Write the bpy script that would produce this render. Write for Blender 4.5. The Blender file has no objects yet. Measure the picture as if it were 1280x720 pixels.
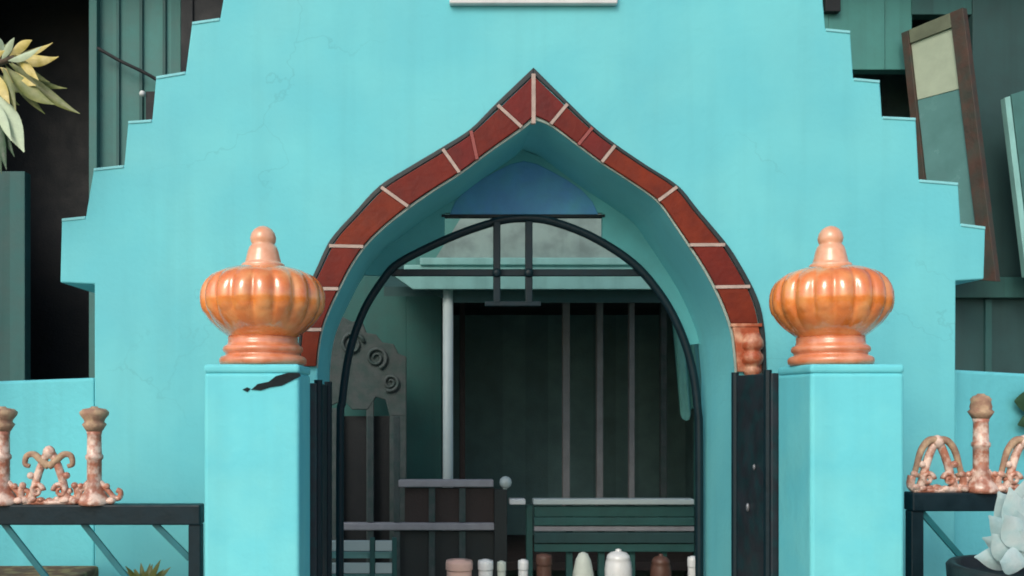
import bpy, bmesh, math, random
from mathutils import Vector, Matrix

random.seed(7)
PI = math.pi
sc = bpy.context.scene
COL = sc.collection

# ------------------------------------------------------------------ survey
# metres: X right, Y away from the camera, Z up. Gateway front face is Y = 0.
D, F, VX, HY, ZC = 3.6, 1145.0, 534.0, 500.0, 1.65

def P(px, py, Y):
    d = D + Y
    return Vector(((px - VX) * d / F, Y, ZC + (HY - py) * d / F))

def sz(n, Y):
    return n * (D + Y) / F

# ------------------------------------------------------------------ materials
def lin(c):
    return tuple(((v / 255) / 12.92) if v <= 10.3 else (((v / 255) + 0.055) / 1.055) ** 2.4 for v in c)

MATS = {}
def mat(name, rgb, rough=0.6, var=0.12, scale=6.0, bump=0.0, bscale=60.0, rgb2=None, mix_lo=0.45, mix_hi=0.6,
        streak=0.0, coat=0.0, metal=0.0, spec=0.5, planks=None, cracks=0.0):
    """rgb: base colour as sRGB 0-255. rgb2: a second colour in blotches. streak: vertical weather runs."""
    if name in MATS:
        return MATS[name]
    m = bpy.data.materials.new(name)
    m.use_nodes = True
    nt = m.node_tree; N = nt.nodes; L = nt.links
    b = N['Principled BSDF']
    b.inputs['Roughness'].default_value = rough
    b.inputs['Metallic'].default_value = metal
    b.inputs['Specular IOR Level'].default_value = spec
    if coat:
        b.inputs['Coat Weight'].default_value = coat
        b.inputs['Coat Roughness'].default_value = 0.1
        b.inputs['Coat IOR'].default_value = 1.85
    tc = N.new('ShaderNodeTexCoord')
    n1 = N.new('ShaderNodeTexNoise'); n1.inputs['Scale'].default_value = scale
    n1.inputs['Detail'].default_value = 6; n1.inputs['Roughness'].default_value = 0.6
    L.new(tc.outputs['Object'], n1.inputs['Vector'])
    mr = N.new('ShaderNodeMapRange')
    mr.inputs['From Min'].default_value = 0.3; mr.inputs['From Max'].default_value = 0.7
    mr.inputs['To Min'].default_value = 1 - var; mr.inputs['To Max'].default_value = 1 + var
    L.new(n1.outputs['Fac'], mr.inputs['Value'])
    c0 = lin(rgb)
    if rgb2:
        n2 = N.new('ShaderNodeTexNoise'); n2.inputs['Scale'].default_value = scale * 1.7
        n2.inputs['Detail'].default_value = 5
        L.new(tc.outputs['Object'], n2.inputs['Vector'])
        r = N.new('ShaderNodeMapRange'); r.inputs['From Min'].default_value = mix_lo; r.inputs['From Max'].default_value = mix_hi
        L.new(n2.outputs['Fac'], r.inputs['Value'])
        mx = N.new('ShaderNodeMix'); mx.data_type = 'RGBA'
        mx.inputs['A'].default_value = (*c0, 1); mx.inputs['B'].default_value = (*lin(rgb2), 1)
        L.new(r.outputs['Result'], mx.inputs['Factor'])
        src = mx.outputs['Result']
    else:
        rg = N.new('ShaderNodeRGB'); rg.outputs[0].default_value = (*c0, 1); src = rg.outputs[0]
    fac = mr.outputs['Result']
    if streak:
        mp = N.new('ShaderNodeMapping'); mp.inputs['Scale'].default_value = (9, 9, 0.55)
        L.new(tc.outputs['Object'], mp.inputs['Vector'])
        n3 = N.new('ShaderNodeTexNoise'); n3.inputs['Scale'].default_value = 1.3; n3.inputs['Detail'].default_value = 4
        L.new(mp.outputs['Vector'], n3.inputs['Vector'])
        r3 = N.new('ShaderNodeMapRange'); r3.inputs['From Min'].default_value = 0.5; r3.inputs['From Max'].default_value = 0.75
        r3.inputs['To Min'].default_value = 1.0; r3.inputs['To Max'].default_value = 1 - streak
        L.new(n3.outputs['Fac'], r3.inputs['Value'])
        mm = N.new('ShaderNodeMath'); mm.operation = 'MULTIPLY'
        L.new(fac, mm.inputs[0]); L.new(r3.outputs['Result'], mm.inputs[1]); fac = mm.outputs[0]
    if planks:
        sx = N.new('ShaderNodeSeparateXYZ'); L.new(tc.outputs['Object'], sx.inputs[0])
        dv = N.new('ShaderNodeMath'); dv.operation = 'DIVIDE'; dv.inputs[1].default_value = planks
        L.new(sx.outputs['X'], dv.inputs[0])
        fl = N.new('ShaderNodeMath'); fl.operation = 'FLOOR'; L.new(dv.outputs[0], fl.inputs[0])
        wn = N.new('ShaderNodeTexWhiteNoise'); wn.noise_dimensions = '1D'; L.new(fl.outputs[0], wn.inputs['W'])
        r4 = N.new('ShaderNodeMapRange'); r4.inputs['To Min'].default_value = 0.82; r4.inputs['To Max'].default_value = 1.12
        L.new(wn.outputs['Value'], r4.inputs['Value'])
        mm = N.new('ShaderNodeMath'); mm.operation = 'MULTIPLY'
        L.new(fac, mm.inputs[0]); L.new(r4.outputs['Result'], mm.inputs[1]); fac = mm.outputs[0]
    if cracks:
        wv = N.new('ShaderNodeTexNoise'); wv.inputs['Scale'].default_value = 3.5; wv.inputs['Detail'].default_value = 5
        L.new(tc.outputs['Object'], wv.inputs['Vector'])
        ma = N.new('ShaderNodeVectorMath'); ma.operation = 'MULTIPLY_ADD'
        ma.inputs[1].default_value = (.5, .5, .5); L.new(wv.outputs['Color'], ma.inputs[0]); L.new(tc.outputs['Object'], ma.inputs[2])
        vo = N.new('ShaderNodeTexVoronoi'); vo.feature = 'DISTANCE_TO_EDGE'; vo.inputs['Scale'].default_value = 1.1
        L.new(ma.outputs[0], vo.inputs['Vector'])
        rc = N.new('ShaderNodeMapRange'); rc.inputs['From Min'].default_value = .0; rc.inputs['From Max'].default_value = .005
        rc.inputs['To Min'].default_value = cracks; rc.inputs['To Max'].default_value = 0
        L.new(vo.outputs['Distance'], rc.inputs['Value'])
        mk = N.new('ShaderNodeTexNoise'); mk.inputs['Scale'].default_value = 1.4; L.new(tc.outputs['Object'], mk.inputs['Vector'])
        rk = N.new('ShaderNodeMapRange'); rk.inputs['From Min'].default_value = .48; rk.inputs['From Max'].default_value = .6
        L.new(mk.outputs['Fac'], rk.inputs['Value'])
        m1 = N.new('ShaderNodeMath'); m1.operation = 'MULTIPLY'; L.new(rc.outputs['Result'], m1.inputs[0]); L.new(rk.outputs['Result'], m1.inputs[1])
        m2 = N.new('ShaderNodeMath'); m2.operation = 'SUBTRACT'; m2.inputs[0].default_value = 1; L.new(m1.outputs[0], m2.inputs[1])
        m3 = N.new('ShaderNodeMath'); m3.operation = 'MULTIPLY'; L.new(fac, m3.inputs[0]); L.new(m2.outputs[0], m3.inputs[1]); fac = m3.outputs[0]
    vm = N.new('ShaderNodeVectorMath'); vm.operation = 'SCALE'
    L.new(src, vm.inputs[0]); L.new(fac, vm.inputs['Scale'])
    L.new(vm.outputs[0], b.inputs['Base Color'])
    rr = N.new('ShaderNodeMapRange'); rr.inputs['From Min'].default_value = 0.3; rr.inputs['From Max'].default_value = 0.7
    rr.inputs['To Min'].default_value = max(0.04, rough - 0.1); rr.inputs['To Max'].default_value = min(1, rough + 0.1)
    L.new(n1.outputs['Fac'], rr.inputs['Value']); L.new(rr.outputs['Result'], b.inputs['Roughness'])
    if bump:
        nb = N.new('ShaderNodeTexNoise'); nb.inputs['Scale'].default_value = bscale; nb.inputs['Detail'].default_value = 8
        L.new(tc.outputs['Object'], nb.inputs['Vector'])
        bp = N.new('ShaderNodeBump'); bp.inputs['Strength'].default_value = bump; bp.inputs['Distance'].default_value = 0.01
        L.new(nb.outputs['Fac'], bp.inputs['Height']); L.new(bp.outputs['Normal'], b.inputs['Normal'])
    MATS[name] = m
    return m

TURQ   = mat('turquoise wall paint', (103, 198, 208), .75, .05, 1.6, .17, 38, rgb2=(111, 204, 211), mix_lo=.4, mix_hi=.62, streak=.055, cracks=.11)
TURQ_P = mat('turquoise pillar paint', (106, 209, 219), .7, .05, 3.0, .17, 40, rgb2=(116, 214, 220), mix_lo=.4, mix_hi=.62, streak=.07)
TURQ_L = mat('turquoise low wall paint', (102, 200, 210), .75, .07, 3.0, .25, 40, streak=.10)
CHIP   = mat('bare dark render', (12, 26, 30), .95, .3, 40, .4)
TILE   = [mat('red glazed tile %s' % k, c, .6, .16, 10, .25, 50, rgb2=c2, mix_lo=.3, mix_hi=.7, spec=.25) for k, c, c2 in
          (('brick', (112, 36, 24), (98, 30, 22)), ('rust', (120, 44, 22), (104, 36, 20)), ('wine', (112, 36, 32), (96, 31, 28)))]
TILE_O = mat('worn copper glaze', (160, 78, 46), .45, .25, 12, .3, 60, rgb2=(206, 160, 130), mix_lo=.46, mix_hi=.72)
BORDER = mat('dark tile edging', (34, 46, 48), .5, .25, 20, .1)
GROUT  = mat('pale cement joint', (178, 160, 150), .9, .15, 30, .3)
INFILL = mat('sea green board paint', (92, 176, 180), .75, .12, 5, .15)
POSTG  = mat('dull grey timber', (134, 136, 136), .8, .15, 9, .2)
COPE   = mat('chalky worn wall edge', (134, 208, 214), .85, .12, 12, .3, 30)
SEAD   = mat('sea green boards with painted shade', (42, 92, 88), .75, .15, 5, .2, planks=.16)  # shade on this stretch of house wall put into a darker colour
OLIVE  = mat('faded olive timber', (104, 112, 92), .7, .2, 8, .2)
GROUTP = mat('pink cement joint', (150, 84, 80), .9, .2, 30, .3)
ARRIS  = mat('pale cement arris', (150, 170, 162), .9, .2, 18, .3)
IRON   = mat('dark green iron paint', (9, 34, 42), .5, .2, 20, .1, spec=.3)
IRON_T = mat('teal iron paint', (30, 104, 112), .5, .2, 20, .1)
LEAFST = mat('dark gate steel', (32, 40, 48), .5, .25, 9, .12, 30, rgb2=(20, 50, 56))
STEEL  = mat('bright steel', (130, 136, 142), .5, .1, 30, metal=.7)
BLUE   = mat('blue painted board', (84, 152, 206), .7, .14, 5, .15, rgb2=(84, 160, 192), mix_lo=.4, mix_hi=.75)
ORANGE = mat('orange glaze', (226, 122, 42), .24, .14, 10, .08, 40, rgb2=(236, 158, 88), mix_lo=.4, mix_hi=.7, coat=1.0)
PINK   = mat('salmon glaze', (214, 124, 78), .35, .15, 14, .12, 40, rgb2=(224, 156, 122), mix_lo=.35, mix_hi=.7, coat=.5)
PALEP  = mat('pale worn glaze', (226, 172, 138), .35, .12, 14, .12, 40, rgb2=(216, 142, 98), mix_lo=.42, mix_hi=.75, coat=.5)
TERRA  = mat('mottled terracotta', (170, 110, 86), .6, .28, 18, .5, 70, rgb2=(216, 190, 174), mix_lo=.44, mix_hi=.6, coat=.3)
TERRA2 = mat('weathered terracotta', (150, 118, 98), .8, .2, 22, .4, 70, rgb2=(184, 158, 128), mix_lo=.42, mix_hi=.66)
WHITE  = mat('white gloss paint', (214, 222, 222), .45, .06, 10)
PLASTIC= mat('white pvc', (190, 206, 204), .4, .05, 8)
SIGN   = mat('white plaque', (226, 230, 230), .4, .05, 6)
SIGN_F = mat('grey plaque frame', (206, 210, 210), .5, .1, 10)
PLANK  = mat('teal timber planks', (68, 122, 118), .7, .16, 5, .25, 20, streak=.22, planks=.21)
PLANKR = mat('teal timber wall', (68, 132, 126), .65, .1, 4, .2, 20, streak=.14, planks=.25)
PLANKD = mat('dark teal timber', (48, 94, 92), .7, .15, 5, .2, 20, streak=.2, planks=.23)
DTEAL  = mat('deep teal timber', (42, 76, 76), .7, .15, 5, .2, 20, streak=.15)
BLACK  = mat('black stained timber and painted shade', (20, 27, 31), .7, .2, 6, .2)  # black timber parts, also used where room shade is painted in
ROOMM  = mat('dark room boards', (112, 146, 144), .8, .2, 4, .2, planks=.2)
FASC   = mat('pale teal fascia', (136, 190, 184), .6, .12, 6, .15, 25, streak=.15)
FASCG  = mat('grey weathered fascia', (140, 162, 156), .7, .15, 5, .25, 25, rgb2=(116, 134, 130), mix_lo=.4, mix_hi=.7, streak=.25)
FRET   = mat('grey weathered carving', (70, 80, 80), .8, .2, 9, .3, rgb2=(54, 74, 72), mix_lo=.4, mix_hi=.65)
BROWN  = mat('brown rail boards', (52, 44, 42), .7, .25, 10, .3)
GREYR  = mat('grey painted rail', (150, 152, 158), .6, .15, 12)
GREENB = mat('green rail boards', (44, 92, 88), .65, .15, 8, .2)
WOODF  = mat('brown window frame', (78, 56, 46), .6, .25, 7, .3, rgb2=(60, 62, 54), mix_lo=.35, mix_hi=.65)
CREAM  = mat('cream pane', (170, 184, 162), .85, .08, 9, .3, 20)
GLASSY = mat('teal pane glass', (92, 138, 136), .22, .12, 5)
ROOFM  = mat('rusty roofing', (120, 96, 84), .8, .25, 3, .2)
CLOTH  = mat('pale teal cloth', (96, 160, 152), .9, .12, 12, .3, 30)
BARK   = mat('grey bark', (96, 84, 70), .9, .25, 18, .6)
L_YEL  = mat('yellowing leaf', (184, 170, 88), .5, .18, 14, .15, rgb2=(212, 198, 136), mix_lo=.35, mix_hi=.7)
L_OLV  = mat('olive leaf', (92, 108, 52), .5, .18, 14, .15, rgb2=(128, 132, 80), mix_lo=.35, mix_hi=.7)
L_PAL  = mat('pale leaf underside', (180, 198, 168), .6, .12, 30, .15)
L_DRK  = mat('deep green leaf', (40, 74, 46), .5, .25, 30, .15)
L_SIL  = mat('silver leaf', (196, 216, 216), .6, .1, 14, .2, rgb2=(172, 206, 208), mix_lo=.35, mix_hi=.7)
POT    = mat('black pot', (28, 36, 38), .5, .2, 12, .2)
CLAY   = mat('brown clay', (112, 78, 52), .8, .25, 12, .4, rgb2=(150, 128, 84))
PAVE   = mat('grey paving', (168, 164, 154), .9, .14, 2.5, .4, 30, rgb2=(146, 143, 134))
EARTH  = mat('bare earth and grass', (92, 96, 66), .95, .25, .8, .5, 20, rgb2=(66, 82, 44))
POTWH  = mat('white glazed jar', (224, 228, 228), .3, .08, 10, coat=.3)
POTGR  = mat('chalky white jar', (190, 200, 190), .6, .12, 12)
POTPK  = mat('blush jar', (222, 184, 170), .5, .1, 12)
POTBR  = mat('brown jar', (86, 60, 50), .45, .2, 12)
BENCHM = mat('dark bench boards', (40, 48, 48), .7, .2, 10, .2)

# ------------------------------------------------------------------ builders
def link_mesh(name, bm, m, parent=None, smooth=False, bevel=0.0, segs=2, loc=None):
    """bm is in world space; it is rebased to its thing's origin (or to loc for a thing that is one mesh)."""
    bmesh.ops.remove_doubles(bm, verts=bm.verts, dist=1e-6)
    bmesh.ops.recalc_face_normals(bm, faces=bm.faces)
    off = parent_world(parent) if parent else (Vector(loc) if loc is not None else Vector((0, 0, 0)))
    bmesh.ops.translate(bm, verts=bm.verts, vec=-off)
    me = bpy.data.meshes.new(name)
    bm.to_mesh(me); bm.free()
    if m: me.materials.append(m)
    if smooth:
        for p in me.polygons: p.use_smooth = True
    o = bpy.data.objects.new(name, me)
    COL.objects.link(o)
    if parent:
        o.parent = parent
    else:
        o.location = off
    if bevel:
        md = o.modifiers.new('bevel', 'BEVEL'); md.width = bevel; md.segments = segs; md.limit_method = 'ANGLE'
        md.angle_limit = math.radians(35)
    return o

def parent_world(o):
    v = Vector((0, 0, 0))
    while o:
        v += Vector(o.location); o = o.parent
    return v

def thing(name, label, cat, loc=(0, 0, 0), group=None):
    o = bpy.data.objects.new(name, None); COL.objects.link(o)
    o.empty_display_size = .1
    o.location = loc
    o['label'] = label; o['category'] = cat
    if group: o['group'] = group
    return o

def tag(o, label, cat, group=None):
    o['label'] = label; o['category'] = cat
    if group: o['group'] = group
    return o

def struct(o):
    o['kind'] = 'structure'; return o

def prism(bm, pts, back):
    """closed outline (3-D points) swept by vector back"""
    a = [bm.verts.new(p) for p in pts]
    b = [bm.verts.new(Vector(p) + Vector(back)) for p in pts]
    bm.faces.new(a); bm.faces.new(list(reversed(b)))
    n = len(a)
    for i in range(n):
        j = (i + 1) % n
        bm.faces.new((a[i], b[i], b[j], a[j]))

def poly(name, px, Y, t, m, parent=None, bevel=0.0, loc=None):
    bm = bmesh.new()
    prism(bm, [P(x, y, Y) for x, y in px], (0, t, 0))
    return link_mesh(name, bm, m, parent, bevel=bevel, loc=loc)

def box(bm, x0, x1, y0, y1, z0, z1):
    prism(bm, [(x0, y0, z0), (x1, y0, z0), (x1, y0, z1), (x0, y0, z1)], (0, y1 - y0, 0))

def rect(name, x0, y0, x1, y1, Y, t, m, parent=None, bevel=0.0, loc=None):
    return poly(name, [(x0, y1), (x1, y1), (x1, y0), (x0, y0)], Y, t, m, parent, bevel, loc)

def tube(bm, pts, r, seg=10, caps=True):
    """round bar along points; r a number or one per point"""
    pts = [Vector(p) for p in pts]
    n = len(pts)
    rs = r if isinstance(r, (list, tuple)) else [r] * n
    rings = []
    ref = None
    for i in range(n):
        t = (pts[min(i + 1, n - 1)] - pts[max(i - 1, 0)]).normalized()
        if ref is None:
            ref = Vector((0, 1, 0)) if abs(t.y) < .9 else Vector((1, 0, 0))
        u = (ref - t * ref.dot(t)).normalized(); w = t.cross(u); ref = u
        rings.append([bm.verts.new(pts[i] + (u * math.cos(2 * PI * k / seg) + w * math.sin(2 * PI * k / seg)) * rs[i]) for k in range(seg)])
    for i in range(n - 1):
        for k in range(seg):
            l = (k + 1) % seg
            bm.faces.new((rings[i][k], rings[i][l], rings[i + 1][l], rings[i + 1][k]))
    if caps:
        bm.faces.new(list(reversed(rings[0]))); bm.faces.new(rings[-1])

def flatbar(bm, a, b, w, t):
    """square bar from a to b, w across the facade, t deep"""
    a, b = Vector(a), Vector(b)
    d = (b - a).normalized(); u = Vector((d.z, 0, -d.x)).normalized()
    if u.length < .1: u = Vector((1, 0, 0))
    y = Vector((0, t / 2, 0))
    pts = [a + u * w / 2 - y, a - u * w / 2 - y, b - u * w / 2 - y, b + u * w / 2 - y]
    prism(bm, pts, (0, t, 0))

def smooth_curve(pts, n=8):
    """Catmull-Rom through the points"""
    P_ = [Vector(p) for p in pts]; out = []
    for i in range(len(P_) - 1):
        p0 = P_[max(i - 1, 0)]; p1 = P_[i]; p2 = P_[i + 1]; p3 = P_[min(i + 2, len(P_) - 1)]
        for k in range(n):
            t = k / n
            out.append(.5 * ((2 * p1) + (p2 - p0) * t + (2 * p0 - 5 * p1 + 4 * p2 - p3) * t * t + (3 * p1 - p0 - 3 * p2 + p3) * t ** 3))
    out.append(P_[-1])
    return out

def lathe(bm, prof, c, seg=96, lobes=0, amp=0.0, lobe_z=None):
    """prof: (r, z) list; lobes press ribs into the radius where lobe_z(z) > 0"""
    c = Vector(c); rings = []
    for r, z in prof:
        k = lobe_z(z) if lobe_z else 0
        ring = []
        for i in range(seg):
            a = 2 * PI * i / seg
            f = 1.0
            if lobes and k > 0:
                f = 1 - amp * k * (1 - abs(math.cos(lobes * a / 2)) ** .65)
            ring.append(bm.verts.new(c + Vector((r * f * math.cos(a), r * f * math.sin(a), z))))
        rings.append(ring)
    for i in range(len(rings) - 1):
        for k in range(seg):
            l = (k + 1) % seg
            bm.faces.new((rings[i][k], rings[i][l], rings[i + 1][l], rings[i + 1][k]))
    bm.faces.new(list(reversed(rings[0]))); bm.faces.new(rings[-1])

def ball(bm, c, r, sx=1, sy=1, sz_=1, sub=2):
    mtx = Matrix.Translation(Vector(c)) @ Matrix.Diagonal((r * sx, r * sy, r * sz_, 1))
    bmesh.ops.create_icosphere(bm, subdivisions=sub, radius=1, matrix=mtx)

# ------------------------------------------------------------------ ground
bm = bmesh.new(); box(bm, -150, 150, -150, 150, -.3, 0)
struct(link_mesh('ground', bm, EARTH))
bm = bmesh.new(); box(bm, -6, 7, -7, 2.0, -.02, .004)
struct(link_mesh('path', bm, PAVE))

# ------------------------------------------------------------------ gateway
T = .45
gate = thing('gateway', 'tall turquoise stepped gateway wall with a pointed arch edged in red tiles', 'gateway', P(664, 500, 0) * 1)
gate.location = (P(664, 500, 0).x, 0, 0)

gy = 500 + 1.65 * F / D            # ground line in survey units on Y = 0
in_l = [(667, 150), (655, 161), (612, 191), (576, 218), (543, 239), (513, 260), (481, 285), (458, 308), (440, 334), (426, 361), (413, 388), (404, 412), (399, 440), (397, 470), (397, 520)]
in_r = [(667, 150), (687, 157), (720, 181), (751, 204), (788, 228), (821, 252), (841, 279), (859, 306), (876, 332), (891, 359), (904, 388), (913, 415), (917, 445), (919, 475), (919, 520)]
out_l = [(667, 84), (620, 129), (588, 161), (552, 184), (512, 208), (474, 232), (444, 264), (413, 299), (396, 334), (384, 361), (377, 388), (374, 412), (372, 440), (372, 462)]
out_r = [(667, 84), (711, 128), (742, 158), (770, 180), (808, 206), (848, 232), (873, 262), (910, 306), (926, 331), (941, 358), (951, 383), (956, 410), (958, 440), (959, 470)]

def apex_sharp(pts, n=5):
    return [(v.x, v.y) for v in smooth_curve([(x, y, 0) for x, y in pts], n)]

arch_l = apex_sharp(in_l); arch_r = apex_sharp(in_r)

step_l = [(118, gy), (118, 355), (75, 353), (77, 274), (107, 271), (117, 211), (155, 207), (160, 152), (190, 150), (195, 96), (232, 90), (240, 28), (275, 23), (284, -30), (316, -34), (322, -92)]
step_r = [(1192, gy), (1195, 351), (1230, 349), (1232, 284), (1201, 280), (1198, 229), (1149, 225), (1145, 148), (1103, 146), (1100, 101), (1067, 98), (1063, 39), (1032, 36), (1026, -30), (992, -34), (987, -92)]
outline = step_l + list(reversed(step_r)) + [(919, gy)] + list(reversed(arch_r))[:-1] + arch_l + [(397, gy)]
poly('wall', outline, 0, T, TURQ, gate, bevel=.009)

def coping(pts):
    for i in range(1, len(pts) - 1):
        (x0, y0), (x1, y1) = pts[i], pts[i + 1]
        if abs(x1 - x0) > 15 and abs(y1 - y0) < 8:
            a = (x0, y0); b = (x1, y1)
            if i == 1: continue
            sgn = 1 if b[0] > a[0] else -1
            a, b = ((a[0] + sgn * 0, a[1]), (b[0] - sgn * .6, b[1]))
            yy = 2.6
            poly('coping', [(a[0], a[1] + yy), (b[0], b[1] + yy), (b[0], b[1] - .9), (a[0], a[1] - .9)], -.004, T + .008, COPE, gate, .002)
coping(step_l); coping(step_r)

# tile surround: dark edging strip, red tiles standing proud, cement joints
def band(pairs, name, m, Y, t, parent):
    bm = bmesh.new()
    pts = [p for p, q in pairs] + [q for p, q in reversed(pairs)]
    prism(bm, [P(x, y, Y) for x, y in pts], (0, t, 0))
    return link_mesh(name, bm, m, parent, bevel=.003)

def lerp2(a, b, t): return (a[0] + (b[0] - a[0]) * t, a[1] + (b[1] - a[1]) * t)

def resample(pts, n=400):
    d = [0]
    for i in range(1, len(pts)): d.append(d[-1] + math.dist(pts[i], pts[i - 1]))
    return pts, d

def at_len(pts, d, s):
    s = max(0, min(s, d[-1]))
    for i in range(1, len(d)):
        if d[i] >= s:
            f = (s - d[i - 1]) / max(1e-9, d[i] - d[i - 1])
            return lerp2(pts[i - 1], pts[i], f)
    return pts[-1]

def near_len(pts, d, q):
    best = (1e9, 0)
    for k in range(801):
        s = d[-1] * k / 800
        e = math.dist(at_len(pts, d, s), q)
        if e < best[0]: best = (e, s)
    return best[1]

def surround(inn, out, joints, end_in, end_out, mats, soft):
    """joints: (inner point, outer point) of each cement joint, apex first"""
    oc = apex_sharp(out, 4); ic = apex_sharp(inn, 4)
    ip, idd = resample(ic); op, odd = resample(oc)
    cuts = [(near_len(ip, idd, a), near_len(op, odd, b)) for a, b in joints]
    cuts = [(0, 0)] + cuts + [(near_len(ip, idd, end_in), near_len(op, odd, end_out))]
    N = 10
    # edging strips
    si, so = cuts[-1]
    pr = [(lerp2(at_len(ip, idd, si * k / 60), at_len(op, odd, so * k / 60), .86), at_len(op, odd, so * k / 60)) for k in range(61)]
    band(pr, 'tile_edging', BORDER, -.010, .012, gate)
    pr = [(at_len(ip, idd, si * k / 60), lerp2(at_len(ip, idd, si * k / 60), at_len(op, odd, so * k / 60), .075)) for k in range(61)]
    band(pr, 'arris_strip', ARRIS, -.007, .009, gate)
    for j in range(len(cuts) - 1):
        (a0, b0), (a1, b1) = cuts[j], cuts[j + 1]
        g = 2.2
        pr = []
        for k in range(N + 1):
            f = k / N
            ga = g if j > 0 or True else 0
            sa = a0 + ga + (a1 - a0 - 2 * ga) * f; sb = b0 + ga + (b1 - b0 - 2 * ga) * f
            p, q = at_len(ip, idd, sa), at_len(op, odd, sb)
            pr.append((lerp2(p, q, .10), lerp2(p, q, .84)))
        o = band(pr, 'tile', mats[j], -.018, .018, gate)
        if j > 0:
            p, q = at_len(ip, idd, a0), at_len(op, odd, b0)
            dx, dy = q[0] - p[0], q[1] - p[1]; l = math.hypot(dx, dy); nx, ny = -dy / l * 2.0, dx / l * 2.0
            p = lerp2(p, q, .08); q = lerp2(p, q, .93)
            poly('tile_joint', [(p[0] + nx, p[1] + ny), (q[0] + nx, q[1] + ny), (q[0] - nx, q[1] - ny), (p[0] - nx, p[1] - ny)], -.021, .021, soft[j - 1], gate)

B, R_, W_ = TILE
surround(in_l, out_l, [((655, 161), (620, 129)), ((597, 202), (588, 161)), ((576, 218), (552, 184)), ((513, 260), (474, 232)), ((458, 308), (408, 307)), ((426, 361), (384, 361)), ((404, 412), (374, 412))],
         (397, 460), (372, 460), [W_, B, W_, B, R_, B, B, R_], [GROUT, GROUTP, GROUT, GROUT, GROUT, GROUT, GROUT])
surround(in_r, out_r, [((687, 157), (711, 128)), ((722, 182), (742, 158)), ((751, 204), (770, 180)), ((821, 252), (848, 232)), ((859, 306), (910, 306)), ((892, 358), (941, 358)), ((911, 406), (955, 406))],
         (918, 467), (959, 469), [W_, B, W_, R_, R_, B, R_, TILE_O], [GROUT, GROUTP, GROUT, GROUT, GROUT, GROUT, TILE_O])
bm = bmesh.new()
oc_ = P(940, 474, -.012)
lathe(bm, [(.016, 0), (.022, .006), (.031, .022), (.034, .034), (.028, .046), (.026, .052), (.036, .060), (.043, .078), (.042, .094), (.034, .104), (.031, .112), (.038, .118), (.044, .130), (.042, .150), (.034, .166), (.030, .178), (.018, .186)], oc_, 28)
link_mesh('corbel_ornament', bm, TILE_O, gate, smooth=True)
# cement joint at the very apex
poly('tile_joint', [(664.5, 154), (669.5, 154), (669.5, 92), (664.5, 92)], -.021, .021, GROUT, gate)

# gate posts' dark steel returns between arch and pillars
def steel_leaf(label, pA, pB, top, Yb, latch):
    a = P(pA, 500, -.012); b = P(pB, 500, Yb)
    t = thing('steel_gate_leaf', label, 'gate leaf', ((a.x + b.x) / 2, Yb / 2, 0), 'steel gate leaves folded against the pillars')
    z1 = P(0, top, -.2).z
    d = (b - a); d.z = 0; u = d.normalized(); nrm = Vector((-u.y, u.x, 0)) * .014
    bm = bmesh.new()
    prism(bm, [a.xy.to_3d() - nrm + Vector((0, 0, .06)), b.xy.to_3d() - nrm + Vector((0, 0, .06)), b.xy.to_3d() + nrm + Vector((0, 0, .06)), a.xy.to_3d() + nrm + Vector((0, 0, .06))], (0, 0, z1 - .06))
    link_mesh('sheet', bm, LEAFST, t, bevel=.004)
    side = -1 if pA > 600 else 1
    for f, w in ((.07, .03), (.93, .03)):
        c = a.lerp(b, f)
        bm = bmesh.new(); tube(bm, [(c.x + side * .016, c.y, .05), (c.x + side * .016, c.y, z1 + .012)], w / 2, 8)
        link_mesh('stile', bm, IRON, t, smooth=False)
    for (f, py, r) in latch:
        c = a.lerp(b, f); zz = P(0, py, c.y).z
        bm = bmesh.new(); ball(bm, (c.x + side * .02, c.y, zz), r, .8, .8, 1.7)
        link_mesh('bolt', bm, STEEL, t, smooth=True)
    return t
steel_leaf('dark steel gate leaf edge-on beside right pillar, with two silver bolts', 921, 969, 468, -.37, ((.62, 584, .007), (.45, 634, .010)))
steel_leaf('narrow dark steel gate leaf edge-on beside left pillar, without visible bolts', 406, 391, 480, -.37, ())

# ------------------------------------------------------------------ iron grille in the arch
GY = T - .09
grille = thing('gate_grille', 'dark iron arched grille with two uprights filling the top of the archway', 'gate grille', (P(650, 500, GY).x, GY, 0))
arc = [(425, gy), (425, 560), (428, 500), (437, 440), (455, 388), (480, 348), (497, 330), (530, 312), (575, 292), (621, 277), (655, 273), (690, 277), (740, 296), (790, 328), (824, 366), (848, 408), (864, 455), (872, 510), (874, 580), (874, 1010)]
gz = 500 + 1.65 * F / (D + GY)
arc = [(x, min(y, gz)) for x, y in arc]
bm = bmesh.new()
cv = smooth_curve([P(x, y, GY) for x, y in arc], 8)
tube(bm, cv, .0175, 10)
link_mesh('arched_frame', bm, IRON, grille, smooth=True)
for x in (621, 661):
    bm = bmesh.new(); flatbar(bm, P(x, 277, GY - .02), P(x, 379, GY - .02), .030, .03)
    link_mesh('upright', bm, IRON, grille, bevel=.004)
bm = bmesh.new(); flatbar(bm, P(489, 341, GY + .018), P(803, 341, GY + .018), .030, .02)
link_mesh('shadow_bar', bm, IRON_T if False else IRON, grille, bevel=.003)  # dark bar imitating a shadow line under the fascia behind
bm = bmesh.new(); flatbar(bm, P(606, 380, GY - .02), P(676, 380, GY - .02), .020, .028)
link_mesh('lower_bar', bm, IRON, grille, bevel=.003)
for x, y in ((621, 341), (661, 341)):
    bm = bmesh.new(); ball(bm, P(x, y, GY - .036), .02, 1, .6, 1)
    link_mesh('rosette', bm, IRON, grille, smooth=True)

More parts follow.
